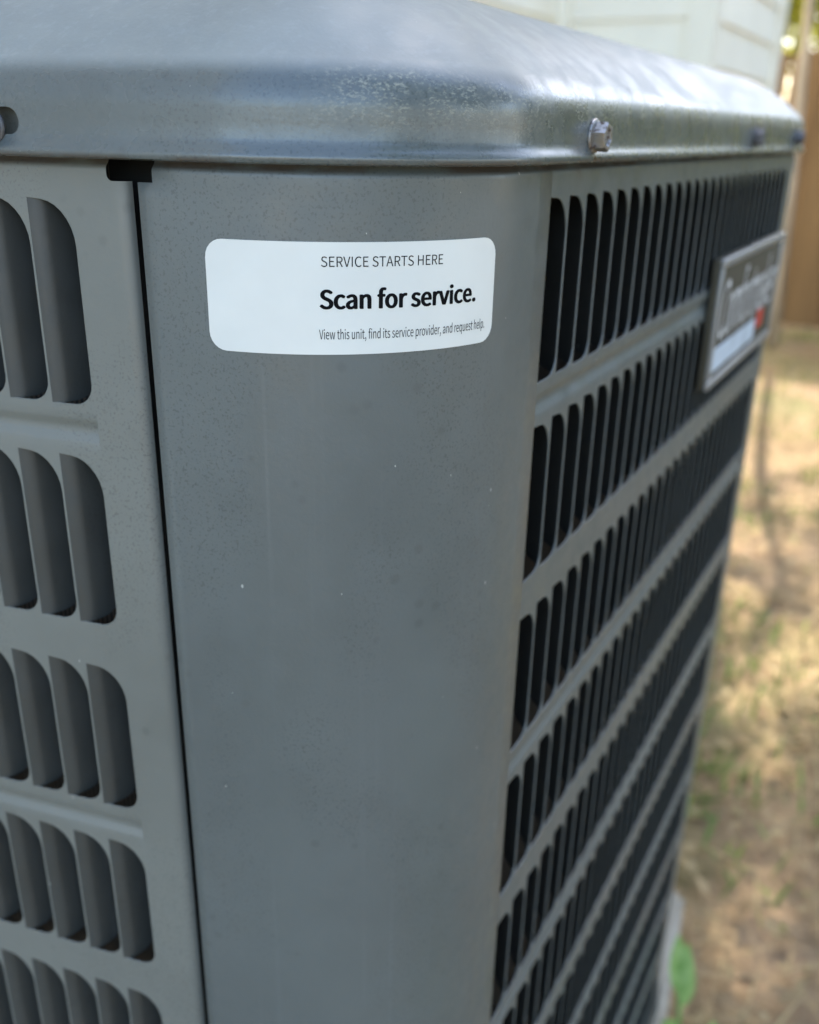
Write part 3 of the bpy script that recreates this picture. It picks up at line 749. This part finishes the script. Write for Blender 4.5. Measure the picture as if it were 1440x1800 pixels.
# ------------------------------------------------------------------ trees
n = NT('bark'); P = n.pos(); g1 = n.noise(n.scaled(P, (30, 30, 6)), 1.0, 5, .65)
n.l(n.bump(g1, .7, .01), n.b.inputs['Normal']); M['bark'] = n.p(Base_Color=n.mix(n.ramp(g1, .3, .7), (0.19, 0.16, 0.12), (0.36, 0.31, 0.24)), Roughness=.9)
M['leaf_y'] = leaf_mat('bright_leaf', [(0.34, 0.38, 0.06), (0.46, 0.46, 0.08), (0.52, 0.46, 0.10), (0.28, 0.34, 0.06)], .68, .5)
M['leaf_d'] = leaf_mat('green_leaf', [(0.06, 0.10, 0.022), (0.10, 0.15, 0.03), (0.15, 0.19, 0.045)], .45, .5)
def tree(name, pts, rads, crowns, nleaf, lsize, mat, label_, seed, group=None):
    r = random.Random(seed); o = empty(name, pts[0]); tag(o, label_, 'tree', group)
    mb = MB(); mb.tube(pts, rads, 10)
    top = Vector(pts[-1])
    for (c, rx, rz) in crowns:
        c = Vector(c); st = top if c.z > top.z*.8 else Vector(pts[len(pts)//2])
        mb.tube([st, (st+c)/2+Vector((r.uniform(-.1, .1), r.uniform(-.1, .1), .05)), c], [rads[-1]*.8, rads[-1]*.5, rads[-1]*.25], 7)
        for k in range(6):
            e_ = c+Vector((r.gauss(0, rx*.5), r.gauss(0, rx*.5), r.gauss(0, rz*.5))); mb.tube([c, (c+e_)/2+Vector((0, 0, .03)), e_], [rads[-1]*.25, rads[-1]*.15, rads[-1]*.06], 5)
    obj('trunk', mb.me('trunk', True), M['bark'], o)
    lf = MB(); per = nleaf//len(crowns)
    for (c, rx, rz) in crowns:
        clumps = [(Vector(c)+Vector((r.gauss(0, .45)*rx, r.gauss(0, .45)*rx, r.gauss(0, .45)*rz)), r.uniform(.12, .28)*rx) for _ in range(34)]
        for i in range(per):
            cc, cr_ = clumps[r.randrange(len(clumps))]
            p = cc+Vector((r.gauss(0, cr_), r.gauss(0, cr_), r.gauss(0, cr_*.7)))
            leaf(lf, p, lsize*r.uniform(.7, 1.3), lsize*r.uniform(.4, .6), r.random()*6.3, r.uniform(-.9, .4), r.uniform(-.8, .8))
    obj('crown', lf.me('crown'), mat, o)
def shrub(x, y, h, seed, label_):
    tree('shrub', [(x, y, 0), (x+.02, y, h*.25), (x, y+.02, h*.42)], [.03, .022, .014], [((x, y, h*.55), h*.26, h*.26), ((x-h*.2, y+.05, h*.45), h*.24, h*.22), ((x+h*.2, y-.05, h*.6), h*.24, h*.26)], 3600, .06, M['leaf_y'], label_, seed, 'shrubs in front of the fence')
shrub(.75, 3.55, 1.25, 71, 'yellow green shrub before the fence, nearest the slim trunk')
shrub(1.45, 3.7, 1.4, 72, 'yellow green shrub before the fence, middle one of three')
shrub(2.2, 3.5, 1.3, 73, 'yellow green shrub before the fence, farthest from the slim trunk')
# slim tree in front of the fence: its crown shades the ground this side
tree('slim_tree', [(-.45, 3.7, 0), (-.475, 3.7, .55), (-.497, 3.7, .92), (-.515, 3.7, 1.22), (-.53, 3.7, 1.7), (-.50, 3.68, 2.2)], [.024, .020, .017, .016, .015, .012],
     [((-.50, 3.6, 2.6), .5, .35), ((-.15, 3.55, 2.9), .45, .3), ((-.75, 3.9, 2.9), .5, .35)], 500, .06, M['leaf_d'], 'slim pale trunk standing in front of the brown fence', 21)
tree('leafy_tree', [(-.9, 6.1, 0), (-.88, 6.1, .6), (-.8, 6.1, 1.1)], [.06, .05, .035], [((-.95, 6.1, 1.55), .5, .40), ((-.35, 6.2, 1.45), .5, .4), ((-1.5, 6.3, 1.5), .5, .4)], 6500, .08, M['leaf_y'], 'bright yellow green tree just behind the fence', 22, 'trees beyond the fence')
tree('leafy_tree', [(-2.9, 10.5, 0), (-2.9, 10.5, 1.5), (-2.8, 10.4, 2.4)], [.14, .11, .07], [((-2.9, 10.5, 3.0), 1.1, .9), ((-1.7, 10.6, 2.4), 1.0, .8), ((-3.9, 10.4, 2.6), 1.0, .8)], 8000, .14, M['leaf_d'], 'taller green tree farther beyond the fence', 23, 'trees beyond the fence')
for i, (x, y) in enumerate(((.55, 5.7), (1.7, 5.9), (2.9, 5.6))):
    tree('leafy_tree', [(x, y, 0), (x+.03, y, .5), (x, y+.03, .95)], [.05, .04, .03], [((x, y, 1.45), .45, .42), ((x-.45, y+.1, 1.3), .4, .4), ((x+.4, y-.05, 1.9), .45, .45)], 4500, .09, M['leaf_y'],
         ['bright yellow green tree behind the fence, right of the slim trunk', 'bright yellow green tree behind the fence, second right of the slim trunk', 'bright yellow green tree behind the fence, farthest right'][i], 60+i, 'trees beyond the fence')
tree('added_shade_tree', [(.5, 7.0, 0), (.45, 7.0, 2.2), (.35, 6.95, 4.0)], [.17, .13, .09], [((.25, 6.9, 5.2), .9, .8), ((1.3, 6.8, 5.4), 1.0, .9), ((2.2, 6.9, 5.0), 1.0, .9), ((.9, 6.7, 6.5), 1.0, .8), ((-.9, 6.8, 7.3), .95, .8), ((-.1, 6.9, 7.9), .95, .8)], 39000, .16, M['leaf_d'],
     'tall broad crowned tree added beyond the fence to shade the yard', 31, 'trees beyond the fence')  # out of view, added with crowns placed to shade the right yard
for i, (x, y, h) in enumerate(((2.6, 7.4, 3.2), (3.6, 5.6, 3.4), (3.1, 1.7, 4.4), (2.9, -.5, 4.2))):  # last two: out of view, added close by to cut light from the right
    tree('leafy_tree', [(x, y, 0), (x+.05, y, h*.35), (x, y+.05, h*.55)], [.12, .09, .06], [((x, y, h*.72), .9, .7), ((x-.4, y+.4, h*.5), .7, .6), ((x+.4, y-.5, h*.42), .7, .6)], 9000, .12, M['leaf_d'],
         ['green yard tree right of the fence line', 'green yard tree at the right end of the fence', 'unseen green tree added right of the unit to cut side light', 'unseen green tree added behind the viewpoint to cut side light'][i], 40+i, 'trees round the yard')

scene.render.resolution_x = 819; scene.render.resolution_y = 1024
